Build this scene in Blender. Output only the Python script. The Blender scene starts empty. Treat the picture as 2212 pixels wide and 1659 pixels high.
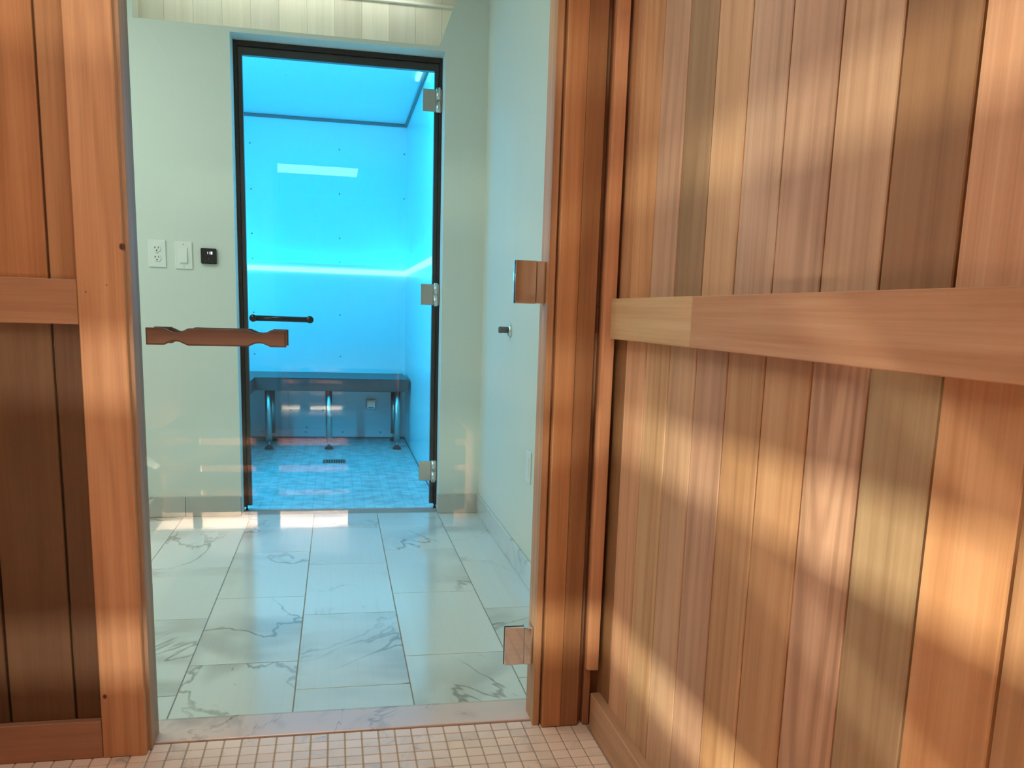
import bpy, bmesh, math, random
from mathutils import Matrix, Vector
random.seed(7)
scene = bpy.context.scene
COL = scene.collection

# ------------------------------------------------------------------ camera
F, PX, PY, W, H = 1913.98, 1128.2, 1025.87, 2212.0, 1659.0
RIGHT = (0.97896465, -0.20154505, 0.03174597)
DOWN = (-0.00553356, -0.18176486, -0.98332645)
FWD = (0.20395488, 0.96246617, -0.17905663)
cam_data = bpy.data.cameras.new('camera')
cam = bpy.data.objects.new('camera', cam_data)
COL.objects.link(cam)
cam.matrix_world = Matrix(((RIGHT[0], -DOWN[0], -FWD[0], 0.0),
                           (RIGHT[1], -DOWN[1], -FWD[1], 0.0),
                           (RIGHT[2], -DOWN[2], -FWD[2], 1.0),
                           (0, 0, 0, 1)))
cam_data.sensor_fit = 'HORIZONTAL'
cam_data.sensor_width = 36.0
cam_data.lens = F / W * 36.0
cam_data.shift_x = -(PX - W / 2) / W
cam_data.shift_y = (PY - H / 2) / W
cam_data.clip_start = 0.02
scene.camera = cam

# ------------------------------------------------------------------ world, exposure, room lights
world = bpy.data.worlds.new('world')
scene.world = world
world.use_nodes = True
world.node_tree.nodes['Background'].inputs[0].default_value = (0.55, 0.6, 0.62, 1)
world.node_tree.nodes['Background'].inputs[1].default_value = 0.3
vs = scene.view_settings
scene.display_settings.display_device = 'sRGB'
vs.view_transform = 'Standard'
vs.look = 'None'
vs.gamma = 1.0
vs.use_curve_mapping = False
vs.exposure = 0.0
scene.cycles.sample_clamp_indirect = 40.0
scene.cycles.max_bounces = 10
scene.cycles.diffuse_bounces = 6
scene.cycles.transparent_max_bounces = 16


def area_light(name, loc, direction, sx, sy, energy, color, up=None):
    d = bpy.data.lights.new(name, 'AREA')
    d.shape = 'RECTANGLE'
    d.size, d.size_y, d.energy, d.color = sx, sy, energy, color
    o = bpy.data.objects.new(name, d)
    COL.objects.link(o)
    z = -Vector(direction).normalized()
    xax = Vector(up) if up else Vector((1, 0, 0))
    y = z.cross(xax).normalized()
    x = y.cross(z).normalized()
    m = Matrix((x, y, z)).transposed().to_4x4()
    m.translation = loc
    o.matrix_world = m
    return o


# added hall lights, sauna ceiling lamp, LED strips under the two benches, added recess light, steam room LEDs with added fills
area_light('hall_fill', (-1.3, 3.15, 2.425), (0, 0, -1), 1.0, 0.75, 17, (0.97, 1.0, 0.91))  # unseen ceiling light added to brighten the hall
area_light('hall_fill', (-2.3, 3.2, 1.5), (1, 0.1, -0.1), 1.2, 1.4, 11, (0.93, 1.0, 0.96), up=(0, 1, 0))  # added panel standing in for daylight from the left, no window built
area_light('sauna_lamp', (-0.25, 1.12, 2.108), (0, 0, -1), 0.85, 0.57, 13.5, (1.0, 0.94, 0.82))
LB = area_light('under_bench_lamp', (-1.19, 0.50, 0.134), (1, 0, 0.12), 1.0, 0.016, 20, (1.0, 0.95, 0.72), up=(0, 1, 0))
LB.data.spread = math.radians(100)
area_light('under_bench_lamp', (-0.22, -0.48, 0.147), (0, 1, 0.0), 1.0, 0.016, 46, (1.0, 0.93, 0.74))
UB = area_light('under_bench_lamp', (-0.22, -0.11, 0.40), (0, 0, -1), 1.0, 0.03, 75, (1.0, 0.96, 0.86))
UB.data.spread = math.radians(42)
CYAN = (0.0, 0.50, 1.0)
area_light('recess_fill', (-0.2, 4.365, 2.438), (0, 0.7, -1), 1.2, 0.03, 1.0, (1.0, 0.94, 0.82))  # cove light added out of view to brighten the recess planks
area_light('steam_led_and_fill', (-0.2, 5.0, 2.325), (0, 0.35, -1), 1.3, 0.5, 28, CYAN)  # unseen ceiling light added behind the door head, fills the room with cyan
area_light('steam_led_and_fill', (-0.3, 6.935, 1.298), (0, -0.5, 1), 1.6, 0.02, 4, CYAN)
area_light('steam_led_and_fill', (0.485, 5.8, 1.298), (-0.5, 0, 1), 0.02, 2.2, 4, CYAN)
area_light('steam_led_and_fill', (-0.85, 4.58, 1.0), (0.25, 1, -0.15), 0.06, 1.6, 52, CYAN)  # upright light added beside the door to brighten under the bench


# ------------------------------------------------------------------ materials
def new_mat(name):
    m = bpy.data.materials.new(name)
    m.use_nodes = True
    nt = m.node_tree
    nt.nodes.clear()
    out = nt.nodes.new('ShaderNodeOutputMaterial')
    b = nt.nodes.new('ShaderNodeBsdfPrincipled')
    nt.links.new(b.outputs[0], out.inputs[0])
    return m, nt, b, out


def plain(name, color, rough=0.5, metal=0.0, spec=0.5, bump=0.0, bscale=200.0, var=0.0):
    m, nt, b, out = new_mat(name)
    b.inputs['Base Color'].default_value = (*color, 1)
    b.inputs['Roughness'].default_value = rough
    b.inputs['Metallic'].default_value = metal
    b.inputs['Specular IOR Level'].default_value = spec
    tc = nt.nodes.new('ShaderNodeTexCoord')
    if var:
        n = nt.nodes.new('ShaderNodeTexNoise'); n.inputs['Scale'].default_value = 3.0
        n.inputs['Detail'].default_value = 4
        nt.links.new(tc.outputs['Object'], n.inputs['Vector'])
        r = nt.nodes.new('ShaderNodeMapRange')
        r.inputs[3].default_value = 1 - var; r.inputs[4].default_value = 1 + var
        nt.links.new(n.outputs[0], r.inputs[0])
        mx = nt.nodes.new('ShaderNodeVectorMath'); mx.operation = 'SCALE'
        mx.inputs[0].default_value = color
        nt.links.new(r.outputs[0], mx.inputs['Scale'])
        nt.links.new(mx.outputs[0], b.inputs['Base Color'])
    if bump:
        n = nt.nodes.new('ShaderNodeTexNoise'); n.inputs['Scale'].default_value = bscale
        nt.links.new(tc.outputs['Object'], n.inputs['Vector'])
        bp = nt.nodes.new('ShaderNodeBump'); bp.inputs['Strength'].default_value = bump
        bp.inputs['Distance'].default_value = 0.002
        nt.links.new(n.outputs[0], bp.inputs['Height'])
        nt.links.new(bp.outputs[0], b.inputs['Normal'])
    return m


def cedar(name, axis, dark, mid, light, rough=0.5, ring=34.0, ringamt=0.5, fine=1.0, knots=()):
    """wood with its grain along the given axis; object colour tints it, object random shifts it"""
    m, nt, b, out = new_mat(name)
    N, L = nt.nodes, nt.links
    tc = N.new('ShaderNodeTexCoord'); oi = N.new('ShaderNodeObjectInfo')
    sep = N.new('ShaderNodeSeparateXYZ'); L.new(tc.outputs['Object'], sep.inputs[0])
    o = {'X': (1, 2, 0), 'Y': (0, 2, 1), 'Z': (0, 1, 2)}[axis]

    def math_(op, a, c=None, d=None):
        n = N.new('ShaderNodeMath'); n.operation = op
        for i, v in enumerate((a, c, d)):
            if v is None: continue
            if isinstance(v, (int, float)): n.inputs[i].default_value = v
            else: L.new(v, n.inputs[i])
        return n.outputs[0]
    rnd = oi.outputs['Random']
    a1 = math_('ADD', sep.outputs[o[0]], sep.outputs[o[1]])
    along = sep.outputs[o[2]]
    roff = math_('MULTIPLY', rnd, 37.0)

    def noise(sa, sl, detail=4, dist=0.0, rough_=0.55):
        c = N.new('ShaderNodeCombineXYZ')
        L.new(math_('MULTIPLY', a1, sa), c.inputs[0])
        L.new(math_('MULTIPLY', along, sl), c.inputs[1])
        L.new(roff, c.inputs[2])
        n = N.new('ShaderNodeTexNoise'); n.inputs['Scale'].default_value = 1.0
        n.inputs['Detail'].default_value = detail; n.inputs['Distortion'].default_value = dist
        n.inputs['Roughness'].default_value = rough_
        L.new(c.outputs[0], n.inputs['Vector'])
        return n.outputs[0]
    broad = noise(16, 0.55, 3, 0.3)
    streak = noise(150, 2.0, 5, 0.0, 0.65)
    fleck = noise(420, 9.0, 2)
    # growth rings cut at a slant: straight lines with cathedral arches
    wob = noise(7, 1.3, 2)
    rx = math_('ADD', a1, math_('MULTIPLY', math_('SUBTRACT', rnd, 0.5), 0.16))
    rz = math_('ADD', math_('MULTIPLY', along, 0.055), math_('MULTIPLY', math_('SUBTRACT', math_('FRACT', math_('MULTIPLY', rnd, 7.13)), 0.5), 0.16))
    rr = math_('SQRT', math_('ADD', math_('MULTIPLY', rx, rx), math_('MULTIPLY', rz, rz)))
    rr = math_('ADD', rr, math_('MULTIPLY', wob, 0.05))
    rings = math_('SINE', math_('MULTIPLY', rr, ring * 6.283))
    rings = math_('POWER', math_('ADD', math_('MULTIPLY', rings, 0.5), 0.5), 2.2)
    f = math_('ADD', math_('MULTIPLY', broad, 0.95), math_('MULTIPLY', streak, 0.55 * fine))
    f = math_('SUBTRACT', f, math_('MULTIPLY', rings, 0.16 * ringamt))
    f = math_('ADD', f, math_('MULTIPLY', math_('SUBTRACT', fleck, 0.5), 0.16 * fine))
    ramp = N.new('ShaderNodeValToRGB')
    e = ramp.color_ramp.elements
    e[0].position = 0.42; e[0].color = (*dark, 1)
    e[1].position = 1.02; e[1].color = (*light, 1)
    k = e.new(0.70); k.color = (*mid, 1)
    L.new(f, ramp.inputs[0])
    hsv = N.new('ShaderNodeHueSaturation')
    L.new(ramp.outputs[0], hsv.inputs['Color'])
    L.new(math_('ADD', math_('MULTIPLY', rnd, 0.22), 0.89), hsv.inputs['Value'])
    L.new(math_('ADD', math_('MULTIPLY', math_('FRACT', math_('MULTIPLY', rnd, 13.7)), 0.2), 0.88), hsv.inputs['Saturation'])
    mul = N.new('ShaderNodeMix'); mul.data_type = 'RGBA'; mul.blend_type = 'MULTIPLY'
    mul.inputs[0].default_value = 1.0
    L.new(hsv.outputs[0], mul.inputs[6]); L.new(oi.outputs['Color'], mul.inputs[7])
    col = mul.outputs[2]
    for (ka, kl, kr) in knots:
        da = math_('SUBTRACT', sep.outputs[o[0]], ka)
        dl = math_('MULTIPLY', math_('SUBTRACT', along, kl), 0.75)
        dist = math_('SQRT', math_('ADD', math_('MULTIPLY', da, da), math_('MULTIPLY', dl, dl)))
        mr = N.new('ShaderNodeMapRange'); mr.interpolation_type = 'SMOOTHSTEP'
        mr.inputs[1].default_value = kr * 0.7; mr.inputs[2].default_value = kr * 1.5
        mr.inputs[3].default_value = 0.92; mr.inputs[4].default_value = 0.0
        L.new(dist, mr.inputs[0])
        km = N.new('ShaderNodeMix'); km.data_type = 'RGBA'
        L.new(mr.outputs[0], km.inputs[0]); L.new(col, km.inputs[6]); km.inputs[7].default_value = (0.045, 0.014, 0.006, 1)
        col = km.outputs[2]
    L.new(col, b.inputs['Base Color'])
    b.inputs['Roughness'].default_value = rough
    b.inputs['Specular IOR Level'].default_value = 0.3
    bp = N.new('ShaderNodeBump'); bp.inputs['Strength'].default_value = 0.12
    bp.inputs['Distance'].default_value = 0.001
    L.new(f, bp.inputs['Height']); L.new(bp.outputs[0], b.inputs['Normal'])
    return m


def marble(name, base, vein, rough=0.16, scale=1.0, density=1.0, spec=0.5, tint_rand=0.03):
    m, nt, b, out = new_mat(name)
    N, L = nt.nodes, nt.links
    tc = N.new('ShaderNodeTexCoord'); oi = N.new('ShaderNodeObjectInfo')
    off = N.new('ShaderNodeVectorMath'); off.operation = 'MULTIPLY_ADD'
    comb = N.new('ShaderNodeCombineXYZ')
    for i, k in enumerate((17.0, 29.0, 11.0)):
        mm = N.new('ShaderNodeMath'); mm.operation = 'MULTIPLY'; mm.inputs[1].default_value = k
        L.new(oi.outputs['Random'], mm.inputs[0]); L.new(mm.outputs[0], comb.inputs[i])
    sc = N.new('ShaderNodeVectorMath'); sc.operation = 'MULTIPLY_ADD'
    sc.inputs[1].default_value = (scale, scale * 0.75, scale)
    L.new(tc.outputs['Object'], sc.inputs[0]); L.new(comb.outputs[0], sc.inputs[2])

    def veins(s, width, detail, dist):
        n = N.new('ShaderNodeTexNoise'); n.inputs['Scale'].default_value = s
        n.inputs['Detail'].default_value = detail; n.inputs['Distortion'].default_value = dist
        n.inputs['Roughness'].default_value = 0.55
        L.new(sc.outputs[0], n.inputs['Vector'])
        a = N.new('ShaderNodeMath'); a.operation = 'SUBTRACT'; a.inputs[1].default_value = 0.5
        L.new(n.outputs[0], a.inputs[0])
        c = N.new('ShaderNodeMath'); c.operation = 'ABSOLUTE'; L.new(a.outputs[0], c.inputs[0])
        r = N.new('ShaderNodeMapRange'); r.inputs[1].default_value = 0.0; r.inputs[2].default_value = width
        r.inputs[3].default_value = 1.0; r.inputs[4].default_value = 0.0
        r.interpolation_type = 'SMOOTHSTEP'
        L.new(c.outputs[0], r.inputs[0])
        return r.outputs[0]
    v1 = veins(1.5, 0.014, 5, 0.9)
    v2 = veins(1.1, 0.075, 4, 0.8)
    mask = N.new('ShaderNodeTexNoise'); mask.inputs['Scale'].default_value = 1.9
    mask.inputs['Detail'].default_value = 2
    L.new(sc.outputs[0], mask.inputs['Vector'])
    mr = N.new('ShaderNodeMapRange'); mr.inputs[1].default_value = 0.46; mr.inputs[2].default_value = 0.64
    L.new(mask.outputs[0], mr.inputs[0])

    def mth(op, a, c):
        n = N.new('ShaderNodeMath'); n.operation = op
        for i, v in enumerate((a, c)):
            if isinstance(v, (int, float)): n.inputs[i].default_value = v
            else: L.new(v, n.inputs[i])
        return n.outputs[0]
    fac = mth('MULTIPLY', mth('ADD', mth('MULTIPLY', v1, 0.8), mth('MULTIPLY', v2, 0.5)), mth('MULTIPLY', mr.outputs[0], density))
    mix = N.new('ShaderNodeMix'); mix.data_type = 'RGBA'
    L.new(fac, mix.inputs[0])
    mix.clamp_factor = True
    mix.inputs[6].default_value = (*base, 1); mix.inputs[7].default_value = (*vein, 1)
    hsv = N.new('ShaderNodeHueSaturation'); L.new(mix.outputs[2], hsv.inputs['Color'])
    L.new(mth('ADD', mth('MULTIPLY', oi.outputs['Random'], 2 * tint_rand), 1 - tint_rand), hsv.inputs['Value'])
    L.new(hsv.outputs[0], b.inputs['Base Color'])
    b.inputs['Roughness'].default_value = rough
    b.inputs['Specular IOR Level'].default_value = spec
    return m


def glass(name, tint, refl=1.25, extra=0.0):
    m, nt, b, out = new_mat(name)
    N, L = nt.nodes, nt.links
    N.remove(b)
    tr = N.new('ShaderNodeBsdfTransparent'); tr.inputs[0].default_value = (*tint, 1)
    gl = N.new('ShaderNodeBsdfGlossy'); gl.inputs['Roughness'].default_value = 0.0
    fr = N.new('ShaderNodeFresnel'); fr.inputs[0].default_value = 1.5
    geo = N.new('ShaderNodeNewGeometry')
    inv = N.new('ShaderNodeMath'); inv.operation = 'SUBTRACT'; inv.inputs[0].default_value = 1.0
    L.new(geo.outputs['Backfacing'], inv.inputs[1])
    k = N.new('ShaderNodeMath'); k.operation = 'MULTIPLY'; k.inputs[1].default_value = refl
    L.new(fr.outputs[0], k.inputs[0])
    k2 = N.new('ShaderNodeMath'); k2.operation = 'MULTIPLY'; k2.use_clamp = True
    L.new(k.outputs[0], k2.inputs[0]); L.new(inv.outputs[0], k2.inputs[1])
    mx = N.new('ShaderNodeMixShader')
    L.new(k2.outputs[0], mx.inputs[0]); L.new(tr.outputs[0], mx.inputs[1]); L.new(gl.outputs[0], mx.inputs[2])
    L.new(mx.outputs[0], out.inputs[0])
    return m


def emit(name, color, strength):
    m, nt, b, out = new_mat(name)
    b.inputs['Base Color'].default_value = (*color, 1)
    b.inputs['Emission Color'].default_value = (*color, 1)
    b.inputs['Emission Strength'].default_value = strength
    return m


def grid_tile(name, base, grout, pitch, rough=0.25):
    m, nt, b, out = new_mat(name)
    N, L = nt.nodes, nt.links
    tc = N.new('ShaderNodeTexCoord')
    br = N.new('ShaderNodeTexBrick')
    br.offset = 0.0
    br.inputs['Color1'].default_value = (*base, 1)
    br.inputs['Color2'].default_value = (base[0] * .92, base[1] * .92, base[2] * .92, 1)
    br.inputs['Mortar'].default_value = (*grout, 1)
    br.inputs['Scale'].default_value = 1.0
    br.inputs['Mortar Size'].default_value = pitch * 0.05
    br.inputs['Brick Width'].default_value = pitch
    br.inputs['Row Height'].default_value = pitch
    L.new(tc.outputs['Object'], br.inputs['Vector'])
    n = N.new('ShaderNodeTexNoise'); n.inputs['Scale'].default_value = 14; n.inputs['Detail'].default_value = 4
    L.new(tc.outputs['Object'], n.inputs['Vector'])
    mr = N.new('ShaderNodeMapRange'); mr.inputs[1].default_value = 0.35; mr.inputs[2].default_value = 0.6
    mr.inputs[3].default_value = 0.72; mr.inputs[4].default_value = 1.0
    L.new(n.outputs[0], mr.inputs[0])
    mx = N.new('ShaderNodeVectorMath'); mx.operation = 'SCALE'
    L.new(br.outputs[0], mx.inputs[0]); L.new(mr.outputs[0], mx.inputs['Scale'])
    L.new(mx.outputs[0], b.inputs['Base Color'])
    b.inputs['Roughness'].default_value = rough
    bp = N.new('ShaderNodeBump'); bp.inputs['Strength'].default_value = 0.3; bp.inputs['Distance'].default_value = 0.001
    bp.invert = True
    L.new(br.outputs['Fac'], bp.inputs['Height']); L.new(bp.outputs[0], b.inputs['Normal'])
    return m


CD = ((0.345, 0.185, 0.096), (0.475, 0.272, 0.154), (0.58, 0.37, 0.228))
M = {
    'cedar_z': cedar('cedar_upright', 'Z', *CD, ringamt=0.7),
    'cedar_y': cedar('cedar_lengthwise', 'Y', *CD, ringamt=0.35),
    'cedar_x': cedar('cedar_crosswise', 'X', *CD),
    'cedar_knot': cedar('knotty_cedar', 'Z', *CD, ringamt=0.9, knots=((-.035, -.885, .0036), (.044, .077, .0045), (-.028, -.015, .0012), (.012, .0, .0011))),
    'cedar_arch': cedar('arched_cedar', 'Z', *CD, ring=60.0, ringamt=1.7),
    'wash': cedar('whitewashed_wood', 'Z', (0.64, 0.60, 0.52), (0.74, 0.70, 0.61), (0.82, 0.78, 0.70), ringamt=0.3),
    'handle': cedar('oiled_wood', 'X', (0.075, 0.030, 0.013), (0.11, 0.046, 0.021), (0.15, 0.066, 0.032), rough=0.45),
    'paint': plain('wall_paint', (0.69, 0.73, 0.675), 0.6, bump=0.05, bscale=350, var=0.02),
    'paint2': plain('ceiling_paint', (0.75, 0.75, 0.72), 0.8, var=0.02),
    'marble': marble('marble_tile', (0.70, 0.705, 0.685), (0.30, 0.29, 0.26), 0.15, 1.0, 1.0),
    'marble_base': marble('marble_skirting', (0.50, 0.50, 0.47), (0.22, 0.22, 0.21), 0.2, 2.2, 0.9),
    'marble_sill': marble('marble_sill', (0.62, 0.49, 0.43), (0.22, 0.20, 0.19), 0.2, 3.0, 1.1),
    'mosaic': marble('mosaic_marble', (0.80, 0.65, 0.545), (0.42, 0.38, 0.35), 0.3, 3.0, 0.8, tint_rand=0.05),
    'grout': plain('grout', (0.33, 0.30, 0.27), 0.9, var=0.1),
    'grout2': plain('grout_tan', (0.42, 0.31, 0.23), 0.9, var=0.1),
    'glass': glass('clear_glass', (0.90, 0.95, 0.92)),
    'glass2': glass('steam_glass', (0.93, 0.96, 0.96), 1.3),
    'chrome': plain('chrome', (0.78, 0.76, 0.74), 0.06, 1.0),
    'steel': plain('brushed_steel', (0.55, 0.53, 0.5), 0.32, 1.0, bump=0.05),
    'black': plain('black_frame', (0.012, 0.011, 0.010), 0.35, var=0.1),
    'blackgloss': plain('black_gloss', (0.006, 0.006, 0.007), 0.12),
    'rubber': plain('rubber', (0.03, 0.03, 0.03), 0.7, var=0.1),
    'greyrubber': plain('grey_rubber', (0.13, 0.13, 0.13), 0.6, var=0.1),
    'plastic': plain('white_plastic', (0.80, 0.81, 0.78), 0.35, var=0.01),
    'slot': plain('dark_slot', (0.03, 0.03, 0.03), 0.6, var=0.1),
    'panel': plain('white_panel', (0.80, 0.82, 0.84), 0.3, var=0.02),
    'bench': plain('dark_stone_bench', (0.045, 0.048, 0.05), 0.35, var=0.2),
    'seal': plain('grey_seal', (0.16, 0.17, 0.18), 0.6, var=0.1),
    'led': emit('led_diffuser', (0.36, 1.0, 1.0), 1.7),
    'screen': emit('lit_digits', (0.85, 0.88, 1.0), 2.2),
    'warmled': emit('warm_led', (1.0, 0.88, 0.66), 2.0),
    'steamfloor': grid_tile('steam_mosaic', (0.72, 0.73, 0.72), (0.58, 0.59, 0.60), 0.052),
    'dark': plain('dark_gap', (0.02, 0.013, 0.008), 0.9, var=0.1),
}


# ------------------------------------------------------------------ mesh helpers
def wl(o):
    v = Vector((0, 0, 0))
    while o is not None:
        v += o.location; o = o.parent
    return v


def link(name, mesh, mat, loc, parent=None):
    o = bpy.data.objects.new(name, mesh)
    COL.objects.link(o)
    if mat is not None and not mesh.materials:
        mesh.materials.append(M[mat])
    if parent is not None:
        o.parent = parent
        o.location = Vector(loc) - wl(parent)
    else:
        o.location = loc
    return o


def tag(o, label=None, cat=None, group=None, kind=None, color=None):
    if label: o['label'] = label
    if cat: o['category'] = cat
    if group: o['group'] = group
    if kind: o['kind'] = kind
    if color: o.color = (*color, 1)
    return o


def empty(name, loc):
    o = bpy.data.objects.new(name, None)
    o.empty_display_size = 0.05
    COL.objects.link(o); o.location = loc
    return o


def to_mesh(bm, name, smooth=False):
    bmesh.ops.recalc_face_normals(bm, faces=bm.faces)
    me = bpy.data.meshes.new(name)
    bm.to_mesh(me); bm.free()
    if smooth:
        for p in me.polygons: p.use_smooth = True
    return me


def bm_box(bm, x0, x1, y0, y1, z0, z1, bevel=0.0):
    r = bmesh.ops.create_cube(bm, size=1.0)
    for v in r['verts']:
        v.co = Vector(((x0 + x1) / 2 + v.co.x * (x1 - x0), (y0 + y1) / 2 + v.co.y * (y1 - y0), (z0 + z1) / 2 + v.co.z * (z1 - z0)))
    if bevel:
        es = set()
        for v in r['verts']: es.update(v.link_edges)
        bmesh.ops.bevel(bm, geom=list(es), offset=bevel, segments=1, affect='EDGES')


def box(name, x0, x1, y0, y1, z0, z1, mat, parent=None, bevel=0.0):
    """one box as its own object, origin at its centre"""
    c = Vector(((x0 + x1) / 2, (y0 + y1) / 2, (z0 + z1) / 2))
    bm = bmesh.new()
    bm_box(bm, x0 - c.x, x1 - c.x, y0 - c.y, y1 - c.y, z0 - c.z, z1 - c.z, bevel)
    return link(name, to_mesh(bm, name), mat, c, parent)


def boxes(name, lst, mat, parent=None, bevel=0.0):
    """one solid thing made of several boxes"""
    x0, x1, y0, y1, z0, z1 = lst[0]
    c = Vector(((x0 + x1) / 2, (y0 + y1) / 2, z0))
    bm = bmesh.new()
    for a in lst:
        bm_box(bm, a[0] - c.x, a[1] - c.x, a[2] - c.y, a[3] - c.y, a[4] - c.z, a[5] - c.z, bevel)
    return link(name, to_mesh(bm, name), mat, c, parent)


def prism_mesh(name, pts, axis, length):
    """polygon pts extruded along an axis from -length/2 to length/2; pts are in the two other axes in x,y,z order"""
    bm = bmesh.new()
    def mk(p, t):
        if axis == 'X': return (t, p[0], p[1])
        if axis == 'Y': return (p[0], t, p[1])
        return (p[0], p[1], t)
    a = [bm.verts.new(mk(p, -length / 2)) for p in pts]
    b = [bm.verts.new(mk(p, length / 2)) for p in pts]
    bm.faces.new(a); bm.faces.new(b[::-1])
    n = len(pts)
    for i in range(n):
        bm.faces.new((a[i], a[(i + 1) % n], b[(i + 1) % n], b[i]))
    return to_mesh(bm, name)


def bm_cyl(bm, p0, p1, r0, r1=None, seg=20):
    p0, p1 = Vector(p0), Vector(p1)
    r1 = r0 if r1 is None else r1
    d = p1 - p0
    rot = Vector((0, 0, 1)).rotation_difference(d.normalized()).to_matrix().to_4x4()
    bmesh.ops.create_cone(bm, cap_ends=True, segments=seg, radius1=r0, radius2=r1, depth=d.length,
                          matrix=Matrix.Translation((p0 + p1) / 2) @ rot)


def cyl(name, p0, p1, r0, mat, parent=None, r1=None, seg=20):
    c = Vector(p0)
    bm = bmesh.new()
    bm_cyl(bm, (0, 0, 0), Vector(p1) - c, r0, r1, seg)
    me = to_mesh(bm, name)
    for p in me.polygons:
        p.use_smooth = len(p.vertices) == 4
    return link(name, me, mat, c, parent)


def lathe(name, prof, loc, axis, mat, parent=None, seg=24):
    """profile (radius, t) turned about an axis vector from loc"""
    bm = bmesh.new()
    rot = Vector((0, 0, 1)).rotation_difference(Vector(axis).normalized()).to_matrix()
    rings = []
    for r, t in prof:
        rings.append([bm.verts.new(rot @ Vector((max(r, 1e-4) * math.cos(2 * math.pi * i / seg), max(r, 1e-4) * math.sin(2 * math.pi * i / seg), t))) for i in range(seg)])
    for a, b in zip(rings, rings[1:]):
        for i in range(seg):
            bm.faces.new((a[i], a[(i + 1) % seg], b[(i + 1) % seg], b[i]))
    bm.faces.new(rings[0][::-1]); bm.faces.new(rings[-1])
    return link(name, to_mesh(bm, name, True), mat, loc, parent)


STRUCT = 'structure'
# room limits
XL, XR = -1.30, 0.625          # sauna left and right plank faces
YB, YF = -0.72, 1.985          # sauna back face, front plank face
ZC = 2.13                      # sauna ceiling
HXR, HXL, HYF = 0.692, -2.35, 4.34
HZC = 2.45
SYB, SXR, SXL, SZC = 6.97, 0.517, -1.10, 2.35   # steam room

# ------------------------------------------------------------------ sauna floor with mosaic
fl = tag(box('floor', XL - .1, XR + .08, YB - .1, 2.0165, -0.08, -0.0015, 'grout2'),
         'pinkish white mosaic tile floor with tan grout in front of the glass door', 'floor', kind=STRUCT)
P = 0.0392
bm = bmesh.new(); bm_box(bm, -.0181, .0181, -.0181, .0181, -.004, 0.0, 0.0012)
tile_me = to_mesh(bm, 'tile'); tile_me.materials.append(M['mosaic'])
i0 = -19
rest = bmesh.new()
cnt = 0
for j in range(0, 70):
    yc = 2.0165 - P / 2 - j * P
    for i in range(-34, 17):
        xc = 0.0135 + P / 2 + i * P
        if xc > XR - .02 or xc < XL + .02: continue
        if j < 8 and -0.80 < xc:
            o = link('tile', tile_me, None, (xc, yc, 0), fl); cnt += 1
        elif j < 62:
            bm_box(rest, xc - .0181, xc + .0181, yc - .0181, yc + .0181, -.004, 0.0)
o = link('mosaic_field', to_mesh(rest, 'mosaic_field'), 'mosaic', (0, 0, 0), fl)
o['kind'] = 'stuff'

# ------------------------------------------------------------------ sauna walls
YJ = [1.985, 1.885, 1.7545, 1.6205, 1.4895, 1.359, 1.2285, 1.0935, 0.961, 0.829]
while YJ[-1] > YB + .05: YJ.append(YJ[-1] - 0.1315)


def plank_mesh_x(wid, hgt, th=0.016):
    c = .0015; g = .0024
    pts = [(th, -wid / 2 + g), (th, wid / 2 - g), (c, wid / 2 - g), (0, wid / 2 - g - c), (0, -wid / 2 + g + c), (c, -wid / 2 + g)]
    return prism_mesh('plank', pts, 'Z', hgt)


wr = tag(box('wall_right', XR + .014, XR + .06, YB - .05, 2.06, 0, ZC, 'dark'),
         'cedar plank wall on the right, upright boards crossed by a flat rail', 'wall', kind=STRUCT)
up_col = [(1, .98, .95), (1.08, 1.04, 1.02), (1.06, 1.02, 1.05), (.64, .64, .56), (1.0, 1.02, .94), (1.02, 1.06, 1.12),
          (.98, .98, 1.02), (1.0, 1.02, 1.0), (.62, .56, .46), (1.12, 1.08, 1.1), (.96, .92, .9)]
lo_col = [(.5, .5, .46), (1.12, 1.12, 1.2), (1.08, 1.16, 1.12), (1.05, 1.08, 1.06), (1.05, 1.04, 1.1), (.96, .98, .92), (.94, .95, .92),
          (1.06, 1.06, 1.1), (.66, .72, .62), (1.0, .95, .86), (.75, .68, .55)]
for k in range(len(YJ) - 1):
    a, b = YJ[k], YJ[k + 1]
    for (z0, z1, cols) in ((1.02, ZC, up_col), (0.06, 0.97, lo_col)):
        me = plank_mesh_x(a - b, z1 - z0)
        o = link('plank', me, 'cedar_arch' if (k == 7 and z0 < .5) else 'cedar_z', (XR, (a + b) / 2, (z0 + z1) / 2), wr)
        o.color = (*(cols[k] if k < len(cols) else (1, 1, 1)), 1)
# rails on right wall
t = tag(box('trim_1', XR - .024, XR + .003, 1.468, 1.935, 0.9505, 1.039, 'cedar_y', bevel=.0012),
        'short piece of the flat cedar rail on the right wall, next to the door corner', 'rail', kind=STRUCT, color=(1.0, 1.1, 1.0))
t = tag(box('trim_2', XR - .024, XR + .003, YB + .02, 1.4665, 0.9505, 1.039, 'cedar_y', bevel=.0012),
        'long piece of the flat cedar rail along the right wall', 'rail', kind=STRUCT, color=(1.0, 1.0, 1.06))
t = tag(boxes('baseboard_right', [(XR - .023, XR + .003, YB + .02, 1.955, 0.0, 0.094)], 'cedar_y', bevel=.002),
        'cedar baseboard along the foot of the right plank wall', 'baseboard', kind=STRUCT, color=(.9, .88, .85))

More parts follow.
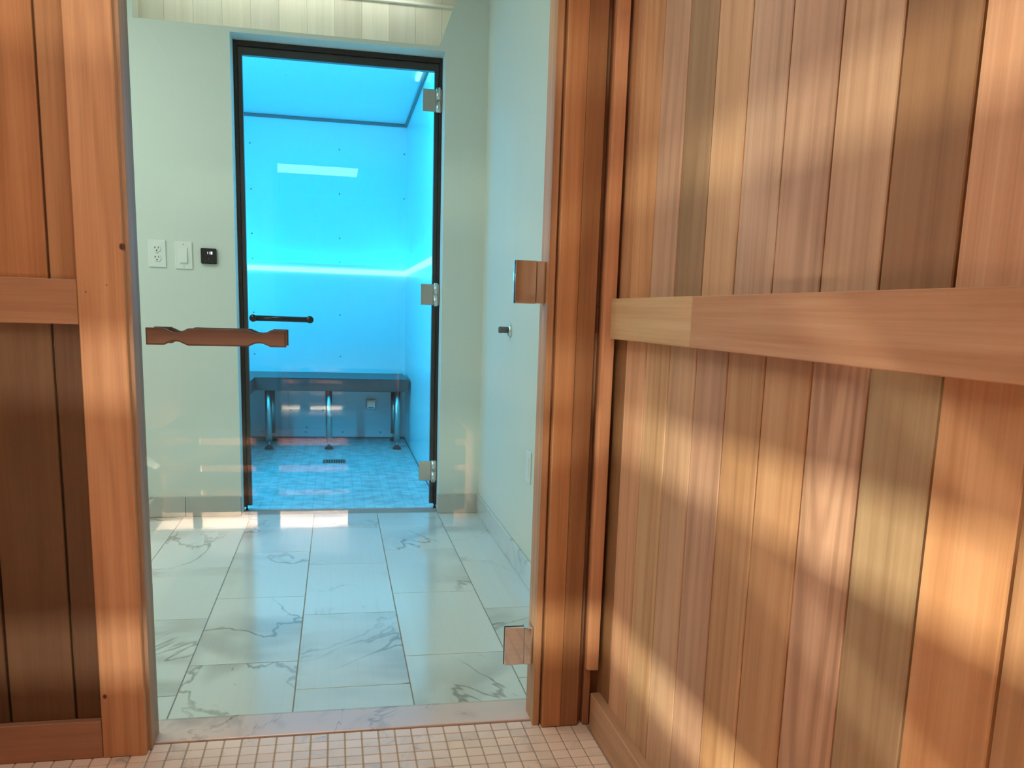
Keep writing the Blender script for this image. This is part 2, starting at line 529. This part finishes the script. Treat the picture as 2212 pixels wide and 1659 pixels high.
# front wall (door wall), left part
wf = tag(boxes('wall_front', [(XL - .05, -.425, 2.003, 2.062, 0, ZC), (.486, XR + .06, 2.003, 2.062, 0, ZC), (-.425, .486, 2.003, 2.062, 2.01, ZC)], 'cedar_z'),
         'cedar plank door wall, dark boards below the rail at the left edge', 'wall', kind=STRUCT)
XJ = [-.437, -.568, -.7, -.831, -.963, -1.094, -1.226, -1.30]
for k in range(len(XJ) - 1):
    a, b = XJ[k], XJ[k + 1]
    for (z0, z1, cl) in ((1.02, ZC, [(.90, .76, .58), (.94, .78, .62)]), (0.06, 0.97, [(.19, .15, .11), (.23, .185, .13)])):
        c = .0015; g = .0024; wd = a - b
        pts = [(-wd / 2 + g, .016), (wd / 2 - g, .016), (wd / 2 - g, c), (wd / 2 - g - c, 0), (-wd / 2 + g + c, 0), (-wd / 2 + g, c)]
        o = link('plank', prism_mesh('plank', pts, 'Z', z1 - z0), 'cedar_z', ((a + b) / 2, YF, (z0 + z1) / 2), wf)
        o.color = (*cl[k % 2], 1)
t = tag(box('trim_3', XL + .01, -.5135, 1.970, YF + .003, 0.9495, 1.039, 'cedar_x', bevel=.0012),
        'flat cedar rail on the door wall, left of the upright casing', 'rail', kind=STRUCT, color=(.80, .68, .58))
t = tag(box('baseboard_left', XL + .01, -.5135, 1.967, YF + .003, 0.0, 0.0875, 'cedar_x', bevel=.0015),
        'cedar baseboard under the dark boards at the lower left', 'baseboard', kind=STRUCT, color=(.78, .64, .58))
# casing + jamb left
t = tag(box('trim_4', -.5125, -.4225, 1.966, YF + .018, 0.0, 2.06, 'cedar_knot', bevel=.002),
        'wide upright cedar casing board left of the glass door', 'door casing', kind=STRUCT, color=(1.06, .92, .74))
jl = tag(box('trim_5', -.4365, -.4145, 1.990, 2.070, 0.0, 2.03, 'cedar_z', bevel=.0012),
         'narrow cedar door jamb edge beside the left casing', 'door jamb', kind=STRUCT, color=(.85, .85, .82))
# right jamb, casing (shade of its wall side painted as a darker board), corner strip, corner batten
t = tag(box('trim_6', .4675, .483, 1.990, 2.070, 0.0, 2.03, 'cedar_z', bevel=.0008),
        'narrow cedar door jamb behind the chrome glass hinges', 'door jamb', kind=STRUCT, color=(1.0, .9, .72))
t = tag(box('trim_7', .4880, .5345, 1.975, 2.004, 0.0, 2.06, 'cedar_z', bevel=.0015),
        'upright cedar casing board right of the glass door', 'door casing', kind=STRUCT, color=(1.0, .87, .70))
t = tag(box('trim_18', .5348, .5780, 1.9755, 2.004, 0.0, 2.06, 'cedar_z', bevel=.0015),  # shaded half of the casing, shade put into the board colour
        'shaded half of the right casing by the corner slot, shade put into its darker brown', 'door casing', kind=STRUCT, color=(.64, .56, .46))
t = tag(box('trim_8', .5915, .6075, 1.978, 2.004, 0.0, ZC, 'cedar_z', bevel=.001),
        'thin dark upright cedar strip in the corner beside the casing', 'corner strip', kind=STRUCT, color=(.72, .58, .5))
bt = [(-.0135, .010), (-.0135, -.006), (-.009, -.012), (.006, -.0135), (.0135, -.0135), (.0135, .010)]
t = tag(link('trim_9', prism_mesh('batten', bt, 'Z', ZC - .156), 'cedar_z', (.6015, 1.958, (ZC + .156) / 2)),
        'bright orange rounded corner batten that stops above the baseboard', 'corner batten', kind=STRUCT, color=(1.15, .92, .72))
t = tag(box('trim_10', .5735, .5895, 1.990, 2.002, .962, 1.019, 'cedar_z', bevel=.001),
        'small dark red wooden block in the corner slot by the rail end', 'block', kind=STRUCT, color=(.5, .32, .28))
t = tag(boxes('trim_11', [(-.5125, .578, 1.966, 2.002, 2.03, 2.13)], 'cedar_x', bevel=.002),
        'cedar head casing across the top of the sauna door', 'door casing', kind=STRUCT)
# back, left, ceiling of the sauna
wb = tag(box('wall_back', XL - .05, XR + .06, YB - .06, YB - .016, 0, ZC, 'dark'),
         'cedar plank wall opposite the glass door', 'wall', kind=STRUCT)
x = XL
while x < XR - .01:
    x1 = min(x + .1315, XR)
    o = box('plank', x + .001, x1 - .001, YB - .016, YB, 0, ZC, 'cedar_z', wb, .002); o.color = (1, .95, .9, 1)
    x += .1315
wlft = tag(box('wall_left', XL - .06, XL - .016, YB - .05, 2.06, 0, ZC, 'dark'),
           'cedar plank wall on the left side of the sauna', 'wall', kind=STRUCT)
y = YB
while y < YF - .01:
    y1 = min(y + .1315, YF)
    o = box('plank', XL - .016, XL, y + .001, y1 - .001, 0, ZC, 'cedar_z', wlft, .002); o.color = (1, .95, .9, 1)
    y += .1315
ce = tag(box('ceiling', XL - .05, XR + .06, YB - .06, 2.06, ZC + .016, ZC + .06, 'dark'),
         'cedar plank ceiling of the sauna', 'ceiling', kind=STRUCT)
x = XL
while x < XR - .01:
    x1 = min(x + .1315, XR)
    box('plank', x + .001, x1 - .001, YB, 2.0, ZC, ZC + .016, 'cedar_y', ce, .002)
    x += .1315

# marble sill under the door
t = tag(box('trim_12', -.4365, .483, 2.0185, 2.139, -.03, 0.004, 'marble_sill', bevel=.0015),
        'pale veined marble sill under the glass door', 'door sill', kind=STRUCT)

# ------------------------------------------------------------------ sauna benches with slatted fronts
def bench(name, label, axis, s_front, s_back, a0, a1, posts, led, zb=.042):
    """axis 'X': runs along x, front at y=s_front; axis 'Y': runs along y, front at x=s_front"""
    root = empty(name, (0, 0, 0))
    if axis == 'X':
        root.location = ((a0 + a1) / 2, (s_front + s_back) / 2, 0)
        B = lambda n, u0, u1, d0, d1, z0, z1, m, bv=.002: box(n, u0, u1, min(d0, d1), max(d0, d1), z0, z1, m, root, bv)
    else:
        root.location = ((s_front + s_back) / 2, (a0 + a1) / 2, 0)
        B = lambda n, u0, u1, d0, d1, z0, z1, m, bv=.002: box(n, min(d0, d1), max(d0, d1), u0, u1, z0, z1, m, root, bv)
    mt = 'cedar_x' if axis == 'X' else 'cedar_y'
    s = -1 if s_back < s_front else 1
    n = 5
    wd = (abs(s_front - s_back)) / n
    for i in range(n):
        d0 = s_front + s * (i * wd); d1 = d0 + s * (wd - .006)
        B('seat_slat', a0, a1, d0, d1, .428, .456, mt)
    for (z0, z1) in ((zb, .153), (.177, .261), (.291, .383), (.415, .428)):
        B('front_slat', a0, a1, s_front, s_front + s * .018, z0, z1, mt)
    for (p0, p1) in posts:
        B('leg', p0, p1, s_front + s * .020, s_front + s * .06, 0, .426, 'cedar_z')
    B('led_strip', led[0], led[1], led[2] - .004, led[2] + .004, led[3] - .004, led[3] + .004, 'warmled', 0)
    tag(root, label, 'bench')
    return root


bench('sauna_bench', 'slatted cedar bench on the left, its lit gaps striping the right wall', 'Y', -.76, XL + .01, 0.0, 1.955,
      [(.1, .16), (1.86, 1.92)], (.01, 1.0, -1.205, .134))
bench('sauna_bench', 'slatted cedar bench opposite the door, its lit gaps mirrored in the glass', 'X', -.03, YB + .01, -.755, .59,
      [(-.639, -.60), (-.36, -.26), (.045, .54)], (-.72, .28, -.495, .147), zb=.078)  # widest leg is an added blocker that ends the lit opening
t = empty('ceiling_lamp', (-.25, 1.12, ZC))
box('lamp_frame', -.68, .18, .82, 1.42, 2.112, ZC, 'cedar_x', t, .002)
tag(t, 'cedar framed lamp on the sauna ceiling', 'lamp')

# ------------------------------------------------------------------ glass sauna door
GY = 2.030
d1 = empty('door_1', (.025, GY, 0))
tag(d1, 'frameless clear glass sauna door with wooden pull bars', 'door', kind=STRUCT)
box('glass_pane', -.4115, .4575, GY - .004, GY + .004, .052, 2.02, 'glass', d1, .0008)
ho = [(-.388, .947), (-.354, .947), (-.346, .9435), (-.338, .9395), (-.330, .938), (-.322, .939), (-.314, .9425), (-.305, .947), (-.303, .9475),
      (-.186, .9475), (-.178, .9440), (-.170, .9408), (-.161, .9398), (-.152, .9410), (-.144, .9445), (-.138, .9480), (-.1065, .9480),
      (-.1065, .9125), (-.139, .9125), (-.146, .9158), (-.154, .9190), (-.161, .9200), (-.169, .9190), (-.177, .9160), (-.184, .9125),
      (-.305, .9115), (-.313, .9148), (-.322, .9190), (-.330, .9202), (-.338, .9193), (-.346, .9160), (-.353, .9122), (-.388, .9118)]
hc = (-.247, .9297)


def pull(yc, name):
    bm = bmesh.new()
    n = len(ho)
    lay = []
    for (yy, k) in ((-.011, .0035), (-.0075, 0), (.0075, 0), (.011, .0035)):
        row = []
        for (x, z) in ho:
            dx, dz = x - hc[0], z - hc[1]
            sx = math.copysign(max(abs(dx) - k * (abs(dx) > .13), 0), dx)
            sz = math.copysign(max(abs(dz) - k, 0), dz)
            row.append(bm.verts.new((sx, yy, sz)))
        lay.append(row)
    for a, b in zip(lay, lay[1:]):
        for i in range(n):
            bm.faces.new((a[i], a[(i + 1) % n], b[(i + 1) % n], b[i]))
    bm.faces.new(lay[0]); bm.faces.new(lay[-1][::-1])
    h = link(name, to_mesh(bm, name), 'handle', (hc[0], yc, hc[1]), d1)
    return h


h1 = pull(1.985, 'pull_bar'); h1['label'] = 'dark oiled wooden pull bar with scooped necks'
h2 = pull(2.075, 'pull_bar'); h2['label'] = 'matching wooden pull bar on the hall side'
for hx in (-.37, -.122):
    cyl('standoff', (hx, 1.99, hc[1]), (hx, GY - .004, hc[1]), .007, 'steel', h1)
    cyl('standoff', (hx, GY + .004, hc[1]), (hx, 2.07, hc[1]), .007, 'steel', h2)
for zc in (1.071, .197):
    hg = box('hinge', .4465, .4665, GY - .016, GY + .016, zc - .047, zc + .047, 'chrome', d1, .0012)
    hg['label'] = 'square chrome glass hinge'
    box('front_plate', .3975, .4465, GY - .0125, GY - .0045, zc - .048, zc + .048, 'chrome', hg, .0015)
    box('rear_plate', .3975, .4465, GY + .0045, GY + .0125, zc - .048, zc + .048, 'chrome', hg, .0015)
    box('gasket', .3965, .4455, GY - .0048, GY - .0040, zc - .048, zc + .048, 'rubber', hg)

# ------------------------------------------------------------------ hall floor tiles
hf = tag(box('floor', HXL, HXR + .02, 2.10, 4.50, -.08, -.002, 'grout'),
         'large white marble floor tiles with grey veins between the two glass doors', 'floor', kind=STRUCT)
XT = [-2.23, -1.93, -1.625, -1.32, -1.017, -.716, -.411, -.1135, .1905, .490, .692]
gx = .0016
PHASE = (2.2815, 2.479)
for c in range(len(XT) - 1):
    x0, x1 = XT[c], XT[c + 1]
    par = (c % 2)   # columns alternate
    y = 2.145
    ys = [2.1405]
    start = PHASE[0] if par == 1 else PHASE[1]
    yy = start
    while yy < HYF - .02:
        ys.append(yy); yy += .5925
    ys.append(HYF + .02 if not (-.5 < x0 and x1 < .55) else HYF + .02)
    for a, b in zip(ys, ys[1:]):
        box('tile', x0 + gx, x1 - gx, a + gx, b - gx, -.008, 0.0, 'marble', hf, .0008)

# ------------------------------------------------------------------ hall walls
def wall_poly(name, polys, y0, y1, mat):
    bm = bmesh.new()
    for pts in polys:
        a = [bm.verts.new((p[0], 0, p[1])) for p in pts]
        b = [bm.verts.new((p[0], y1 - y0, p[1])) for p in pts]
        bm.faces.new(a); bm.faces.new(b[::-1])
        for i in range(len(pts)):
            j = (i + 1) % len(pts)
            bm.faces.new((a[i], a[j], b[j], b[i]))
    return link(name, to_mesh(bm, name), mat, (0, y0, 0))


OX0, OX1, OZ = -.4525, .4965, 2.1725
wfar = wall_poly('wall_far', [
    [(HXL, 0), (-.8485, 0), (-.8485, HZC), (HXL, HZC)],
    [(-.8485, 0), (OX0, 0), (OX0, 2.193), (-.8485, 2.193)],
    [(OX0, OZ), (OX1, OZ), (OX1, 2.193), (OX0, 2.193)],
    [(OX1, 0), (HXR + .1, 0), (HXR + .1, HZC), (.562, HZC), (.4667, 2.193), (OX1, 2.193)]], HYF, 4.47, 'paint')
tag(wfar, 'pale painted hall wall around the blue lit steam room door', 'wall', kind=STRUCT)
# whitewashed plank backing of the high recess above the door
wn = tag(box('wall_niche', -1.05, .75, 4.486, 4.53, 2.15, HZC + .1, 'paint2'),
         'whitewashed plank backing in the slanted recess above the steam door', 'wall', kind=STRUCT)
x = -.99
while x < .70:
    box('plank', x + .0003, x + .1232, 4.470, 4.486, 2.16, HZC, 'wash', wn, .0008)
    x += .1235
tag(box('trim_13', -.9, .56, 4.452, 4.47, 2.395, 2.407, 'paint2', bevel=.002),
    'thin white trim line near the top of the whitewashed planks', 'trim', kind=STRUCT)
wrh = tag(box('wall_right', HXR + .004, HXR + .1, 2.062, HYF, 0, HZC, 'paint'),
          'pale hall wall on the right, tinted cyan by the steam room glow', 'wall', kind=STRUCT)
tag(box('wall_left', HXL - .08, HXL, 2.062, 4.6, 0, HZC, 'paint'), 'pale painted wall closing the hall on the left', 'wall', kind=STRUCT)
tag(boxes('wall_near', [(HXL, -.44, 2.062, 2.068, 0, HZC), (.486, HXR + .1, 2.062, 2.068, 0, HZC), (-.44, .486, 2.062, 2.068, 2.03, HZC)], 'paint'),
    'pale hall side of the sauna door wall', 'wall', kind=STRUCT)
tag(box('ceiling', HXL - .05, HXR + .1, 2.05, 4.486, HZC, HZC + .05, 'paint2'), 'white hall ceiling', 'ceiling', kind=STRUCT)
t = empty('hall_fill_panel', (-1.3, 3.15, HZC))  # added fixture for the unseen hall fill light
box('panel_frame', -1.83, -.77, 2.745, 3.555, 2.428, HZC, 'plastic', t, .002)
tag(t, 'added flat white light panel on the unseen hall ceiling', 'lamp')

# marble baseboards
bb = tag(boxes('baseboard_far', [(HXL, OX0 - .0005, HYF - .0015, HYF, 0, .094), (OX1 + .0005, HXR, HYF - .0015, HYF, 0, .094)], 'grout'),
         'grey marble baseboard tiles along the foot of the far hall wall', 'baseboard', kind=STRUCT)
for (x0, x1) in ((HXL, -1.90), (-1.90, -1.30), (-1.30, -.7055), (-.7055, OX0 - .001), (OX1 - .009, HXR - .0005)):
    box('baseboard_tile', x0 + .0012, x1 - .0012, HYF - .0085, HYF - .001, .001, .097, 'marble_base', bb, .0008)
bb = tag(boxes('baseboard_right', [(HXR + .002, HXR + .004, 2.07, HYF - .0095, 0, .094)], 'grout'),
         'white marble baseboard tiles along the right hall wall', 'baseboard', kind=STRUCT)
yy = HYF - .0095
for ln in (.33, .593, .593, .593, .593):
    y0 = max(yy - ln, 2.072)
    box('baseboard_tile', HXR - .006, HXR + .0025, y0 + .0012, yy - .0012, .001, .097, 'marble', bb, .0008)
    yy = y0
    if yy <= 2.08: break

# ------------------------------------------------------------------ steam room door
FY = 4.455
d2 = empty('door_2', (.022, FY, 0))
tag(d2, 'clear glass steam room door in a black frame, cyan light behind', 'door', kind=STRUCT)
FX0, FX1, FZ = -.4518, .4962, 2.172
box('frame_post', FX0, FX0 + .016, FY, FY + .05, .018, FZ, 'black', d2, .001)
box('frame_post', FX1 - .014, FX1, FY, FY + .05, .018, FZ, 'black', d2, .001)
box('frame_head', FX0 + .016, FX1 - .014, FY, FY + .05, FZ - .022, FZ, 'black', d2, .001)
box('door_stop', FX0 + .016, FX0 + .036, FY + .018, FY + .05, .022, FZ - .022, 'black', d2, .001)
box('door_stop', FX1 - .034, FX1 - .014, FY + .018, FY + .05, .022, FZ - .022, 'black', d2, .001)
box('door_stop', FX0 + .036, FX1 - .034, FY + .018, FY + .05, FZ - .056, FZ - .022, 'black', d2, .001)
gp = box('glass_pane', FX0 + .019, FX1 - .017, FY + .006, FY + .014, .020, FZ - .026, 'glass2', d2, .0008)
for zc in (1.981, 1.0775, .195):
    hg = box('hinge', .405, .4665, FY + .0005, FY + .0055, zc - .0505, zc + .0505, 'steel', d2, .0015)
    hg['label'] = 'grey steel butt hinge'
    for q in (-1, 1):
        cyl('knuckle', (.478, FY - .008, zc + (.0015 if q > 0 else -.056)), (.478, FY - .008, zc + (.056 if q > 0 else -.0015)), .0105, 'chrome', hg)
    box('leaf', .466, .494, FY - .003, FY - .0005, zc - .0505, zc + .0505, 'steel', hg, .0005)
hb = cyl('handle', (-.388, FY - .040, .9395), (-.124, FY - .040, .9385), .0130, 'blackgloss', d2)
hb['label'] = 'black tubular handle'
for hx in (-.386, -.126):
    lathe('end_cap', [(.0155, -.013), (.0175, -.007), (.0175, .007), (.0155, .013)], (hx, FY - .040, .939), (0, 1, 0), 'blackgloss', hb)
    cyl('standoff', (hx, FY - .03, .939), (hx, FY + .006, .939), .008, 'blackgloss', hb)
for (px_, n) in ((FX0 + .012, 0), (FX1 - .008, 1)):
    lathe('frame_foot', [(.006, 0), (.008, .004), (.004, .010), (.004, .02)], (px_, FY + .012, 0.0), (0, 0, 1), 'black', d2, seg=12)

# ------------------------------------------------------------------ steam room shell
tag(boxes('floor', [(SXL, SXR + .02, 4.47, SYB + .02, -.06, .001)], 'steamfloor'),
    'small mosaic tiles of the steam room floor glowing cyan', 'floor', kind=STRUCT)
sb = tag(box('wall_back', SXL - .02, SXR + .02, SYB, SYB + .05, 0, SZC, 'panel'),
         'smooth white panel wall at the back of the steam room lit cyan', 'wall', kind=STRUCT)
sr = tag(box('wall_right', SXR, SXR + .05, 4.47, SYB, 0, SZC, 'panel'),
         'smooth panel wall on the right inside the steam room', 'wall', kind=STRUCT)
tag(box('wall_left', SXL - .05, SXL, 4.47, SYB, 0, SZC, 'panel'), 'smooth panel wall on the left inside the steam room', 'wall', kind=STRUCT)
tag(boxes('wall_inner', [(SXL - .05, OX0, 4.5405, 4.56, 0, SZC), (OX1, SXR + .05, 4.5405, 4.56, 0, SZC), (OX0, OX1, 4.5405, 4.56, OZ, SZC)], 'panel'),
    'inner panel face around the steam room door', 'wall', kind=STRUCT)
sce = tag(box('ceiling', SXL - .05, SXR + .05, 4.535, SYB + .05, SZC, SZC + .05, 'panel'),
          'smooth panel ceiling of the steam room lit cyan', 'ceiling', kind=STRUCT)
tag(box('trim_14', SXL, SXR - .014, SYB - .014, SYB, SZC - .022, SZC - .002, 'seal', bevel=.002),
    'grey seal strip where back wall meets steam room ceiling', 'trim', kind=STRUCT)
tag(box('trim_15', SXR - .014, SXR, 4.58, SYB, SZC - .022, SZC - .002, 'seal', bevel=.002),
    'grey seal strip where right wall meets steam room ceiling', 'trim', kind=STRUCT)
tag(box('trim_16', SXL, SXR, SYB - .006, SYB, .001, .014, 'seal'), 'dark seal along the foot of the steam room back wall', 'trim', kind=STRUCT)
tag(box('trim_17', SXR - .005, SXR, 4.58, SYB - .006, .001, .008, 'seal'), 'dark seal along the foot of the steam room right wall', 'trim', kind=STRUCT)
scr = lathe('screw', [(.0055, 0), (.0055, .001), (.003, .0025)], (0, SYB, 0), (0, -1, 0), 'seal', sb, seg=8)
scr.location = Vector((.025, SYB, 2.142)) - wl(sb)
for (sx, sz) in [(.025, z) for z in (1.829, 1.51, 1.335, .946, .633)] + [(-.605, z) for z in (2.146, 1.828, 1.516, 1.337, .946, .638)] + \
                [(.50, z) for z in (2.14, 1.82)] + [(x_, .05) for x_ in (-.56, -.24, .04, .33)]:
    o = scr.copy(); COL.objects.link(o); o.parent = sb; o.location = Vector((sx, SYB, sz)) - wl(sb)
for k in range(6):
    o = scr.copy(); COL.objects.link(o); o.parent = sce
    o.rotation_euler = (-math.pi / 2, 0, 0); o.location = Vector((-.30 + .004 * k, 6.75 - .32 * k, SZC)) - wl(sce)

# LED strips
tag(box('led_strip', SXL + .01, SXR - .0005, SYB - .016, SYB - .0005, 1.253, 1.288, 'led', bevel=.003),
    'glowing cyan white strip across the steam room back wall', 'led strip', group='steam room light strips')
tag(box('led_strip', SXR - .016, SXR - .0005, 4.6, SYB - .018, 1.253, 1.288, 'led', bevel=.003),
    'glowing cyan white strip along the steam room right wall', 'led strip', group='steam room light strips')
tag(box('led_strip', .464, .488, 4.62, 5.62, SZC - .014, SZC - .0005, 'led', bevel=.003),
    'short glowing strip on the steam room ceiling near the top hinge', 'led strip', group='steam room light strips')

# ------------------------------------------------------------------ steam room bench
b = empty('steam_bench', (-.2, 6.65, 0))
tag(b, 'dark corner bench on steel legs at the back of the steam room', 'bench')
bm = bmesh.new()
pts = [(SXL + .004, SYB - .002), (SXL + .004, 5.35), (-.560, 5.35), (-.560, 6.37), (.500, 6.37), (.500, SYB - .002)]
cx, cy = -.2, 6.65
lo = [bm.verts.new((p[0] - cx, p[1] - cy, .420)) for p in pts]
hi = [bm.verts.new((p[0] - cx, p[1] - cy, .510)) for p in pts]
bm.faces.new(lo); bm.faces.new(hi[::-1])
for i in range(6):
    bm.faces.new((lo[i], lo[(i + 1) % 6], hi[(i + 1) % 6], hi[i]))
bmesh.ops.bevel(bm, geom=[e for e in bm.edges], offset=.004, segments=1, affect='EDGES')
link('bench_top', to_mesh(bm, 'bench_top'), 'bench', (cx, cy, 0), b)
for (lx, ly) in ((-.473, 6.42), (-.059, 6.42), (.422, 6.42), (-.478, 6.86), (.425, 6.86), (-.62, 5.95), (-.62, 5.45)):
    lg = cyl('leg', (lx, ly, .058), (lx, ly, .421), .0225, 'steel', b)
    cyl('threaded_rod', (lx, ly, .024), (lx, ly, .060), .008, 'steel', lg, seg=12)
    lathe('foot', [(.030, .001), (.030, .007), (.026, .017), (.014, .025), (.010, .028)], (lx, ly, .001), (0, 0, 1), 'rubber', lg, seg=20)

t = empty('access_panel', (-.23, SYB, .2))
box('panel_sheet', -.364, -.094, SYB - .006, SYB - .0005, .077, .37, 'panel', t, .002)
for (sx, sz) in ((-.35, .22), (-.23, .088), (-.108, .22)):
    o = scr.copy(); COL.objects.link(o); o.parent = t; o.location = Vector((sx, SYB - .006, sz)) - wl(t)
tag(t, 'square access panel on the back wall under the steam bench', 'panel')
t = empty('steam_outlet', (.256, SYB, .236))
box('housing', .2215, .2905, SYB - .035, SYB - .0005, .236, .298, 'chrome', t, .004)
box('hood', .2185, .2935, SYB - .042, SYB - .0005, .2985, .306, 'chrome', t, .002)
box('nozzle_slot', .236, .276, SYB - .0358, SYB - .0345, .246, .252, 'slot', t)
tag(t, 'small chrome steam outlet box under the steam bench', 'steam outlet')
t = empty('floor_drain', (-.022, 5.886, .001))
boxes('drain_frame', [(-.096, .052, 5.812, 5.822, .001, .004), (-.096, .052, 5.950, 5.960, .001, .004), (-.096, -.086, 5.822, 5.950, .001, .004), (.042, .052, 5.822, 5.950, .001, .004)], 'steel', t)
box('drain_tray', -.086, .042, 5.822, 5.950, .0012, .0018, 'slot', t)
for k in range(8):
    xx = -.080 + k * .0157
    box('grate_bar', xx, xx + .0075, 5.822, 5.950, .0018, .0036, 'steel', t)
tag(t, 'square grated metal drain in the steam room floor', 'drain')

# ------------------------------------------------------------------ wall devices in the hall
def plate(root, x0, x1, z0, z1, y):
    return box('cover_plate', x0, x1, y - .006, y - .0003, z0, z1, 'plastic', root, .0022)


t = empty('outlet', (-.7873, HYF, 1.153))
tag(t, 'white duplex power outlet on the far hall wall, leftmost of three devices', 'outlet')
plate(t, -.8245, -.7501, 1.153, 1.273, HYF)
for zc in (1.2345, 1.1935):
    xc = -.7873
    bm = bmesh.new()
    bm_cyl(bm, (0, 0, 0), (0, -.0032, 0), .0165, .0160, 24)
    for v in bm.verts: v.co.z = max(-.0145, min(.0145, v.co.z))
    rc = link('receptacle', to_mesh(bm, 'receptacle'), 'plastic', (xc, HYF - .006, zc), t)
    box('slot', xc - .0085, xc - .0062, HYF - .0098, HYF - .0091, zc + .000, zc + .009, 'slot', rc)
    box('slot', xc - .0110, xc - .0085, HYF - .0098, HYF - .0091, zc + .0035, zc + .0058, 'slot', rc)
    box('slot', xc + .0055, xc + .0078, HYF - .0098, HYF - .0091, zc + .0005, zc + .0085, 'slot', rc)
    lathe('ground_hole', [(.0028, 0), (.0028, .0007)], (xc - .0005, HYF - .0091, zc - .0075), (0, -1, 0), 'slot', rc, seg=12)
lathe('screw', [(.0026, 0), (.002, .0012)], (-.7873, HYF - .006, 1.214), (0, -1, 0), 'steel', t, seg=10)
t = empty('light_switch', (-.6748, HYF, 1.1495))
tag(t, 'white rocker light switch between the outlet and black control', 'light switch')
plate(t, -.7123, -.6373, 1.1495, 1.2703, HYF)
box('switch_bezel', -.6925, -.6571, HYF - .0074, HYF - .006, 1.1755, 1.2443, 'plastic', t, .0006)
rk = prism_mesh('rocker', [(0, -.032), (0, .032), (-.0022, .032), (-.0052, .002), (-.0062, -.032)], 'X', .031)
link('rocker', rk, 'plastic', (-.6748, HYF - .0074, 1.2099), t)
for zc in (1.258, 1.162):
    lathe('screw', [(.0028, 0), (.002, .0012)], (-.6748, HYF - .006, zc), (0, -1, 0), 'steel', t, seg=10)
t = empty('steam_control', (-.5664, HYF, 1.1764))
tag(t, 'small square black touch control with lit white digits', 'control')
box('control_body', -.6004, -.5325, HYF - .016, HYF - .0003, 1.1764, 1.2451, 'blackgloss', t, .003)
CYp = HYF - .0163
# seven-segment digits 1 1 0 and small icons
dg = empty('display', (-.563, CYp, 1.225)); dg.parent = t; dg.location = Vector((-.563, CYp, 1.225)) - wl(t)
SEG = {'1': 'bc', '0': 'abcdef'}
for n, ch in enumerate('110'):
    x0 = -.5745 + n * .0092; zc = 1.2245; w = .0058; hh = .0052; tk = .0017
    S = {'a': (x0, x0 + w, zc + hh - tk, zc + hh), 'd': (x0, x0 + w, zc - hh, zc - hh + tk), 'b': (x0 + w - tk, x0 + w, zc, zc + hh),
         'c': (x0 + w - tk, x0 + w, zc - hh, zc), 'e': (x0, x0 + tk, zc - hh, zc), 'f': (x0, x0 + tk, zc, zc + hh)}
    boxes('digit', [(S[s][0], S[s][1], CYp - .0004, CYp + .0002, S[s][2], S[s][3]) for s in SEG[ch]], 'screen', t)
bpy.data.objects.remove(dg)
for (ix, iz) in ((-.580, 1.190), (-.567, 1.197), (-.5545, 1.188)):
    lathe('touch_key', [(.0022, 0), (.0020, .0003)], (ix, CYp + .0004, iz), (0, -1, 0), 'greyrubber', t, seg=10)

t = empty('wall_bumper', (HXR + .004, 3.605, .932))
tag(t, 'round chrome wall bumper with a grey rubber tip on the right hall wall', 'door bumper')
lathe('base_ring', [(.0285, .0003), (.0285, .006), (.024, .011), (.015, .013)], (HXR + .004, 3.605, .932), (-1, 0, 0), 'chrome', t)
lathe('rubber_tip', [(.0125, 0), (.0125, .022), (.0135, .026), (.0135, .034), (.011, .037)], (HXR - .009, 3.605, .932), (-1, 0, 0), 'greyrubber', t)
t = empty('outlet', (HXR + .004, 3.163, .382))
tag(t, 'white wall plate low on the right hall wall seen edge on', 'outlet')
box('cover_plate', HXR - .002, HXR + .0037, 3.126, 3.200, .382, .500, 'plastic', t, .0022)
box('insert', HXR - .0035, HXR - .002, 3.145, 3.181, .407, .475, 'plastic', t, .0005)

bpy.context.view_layer.update()
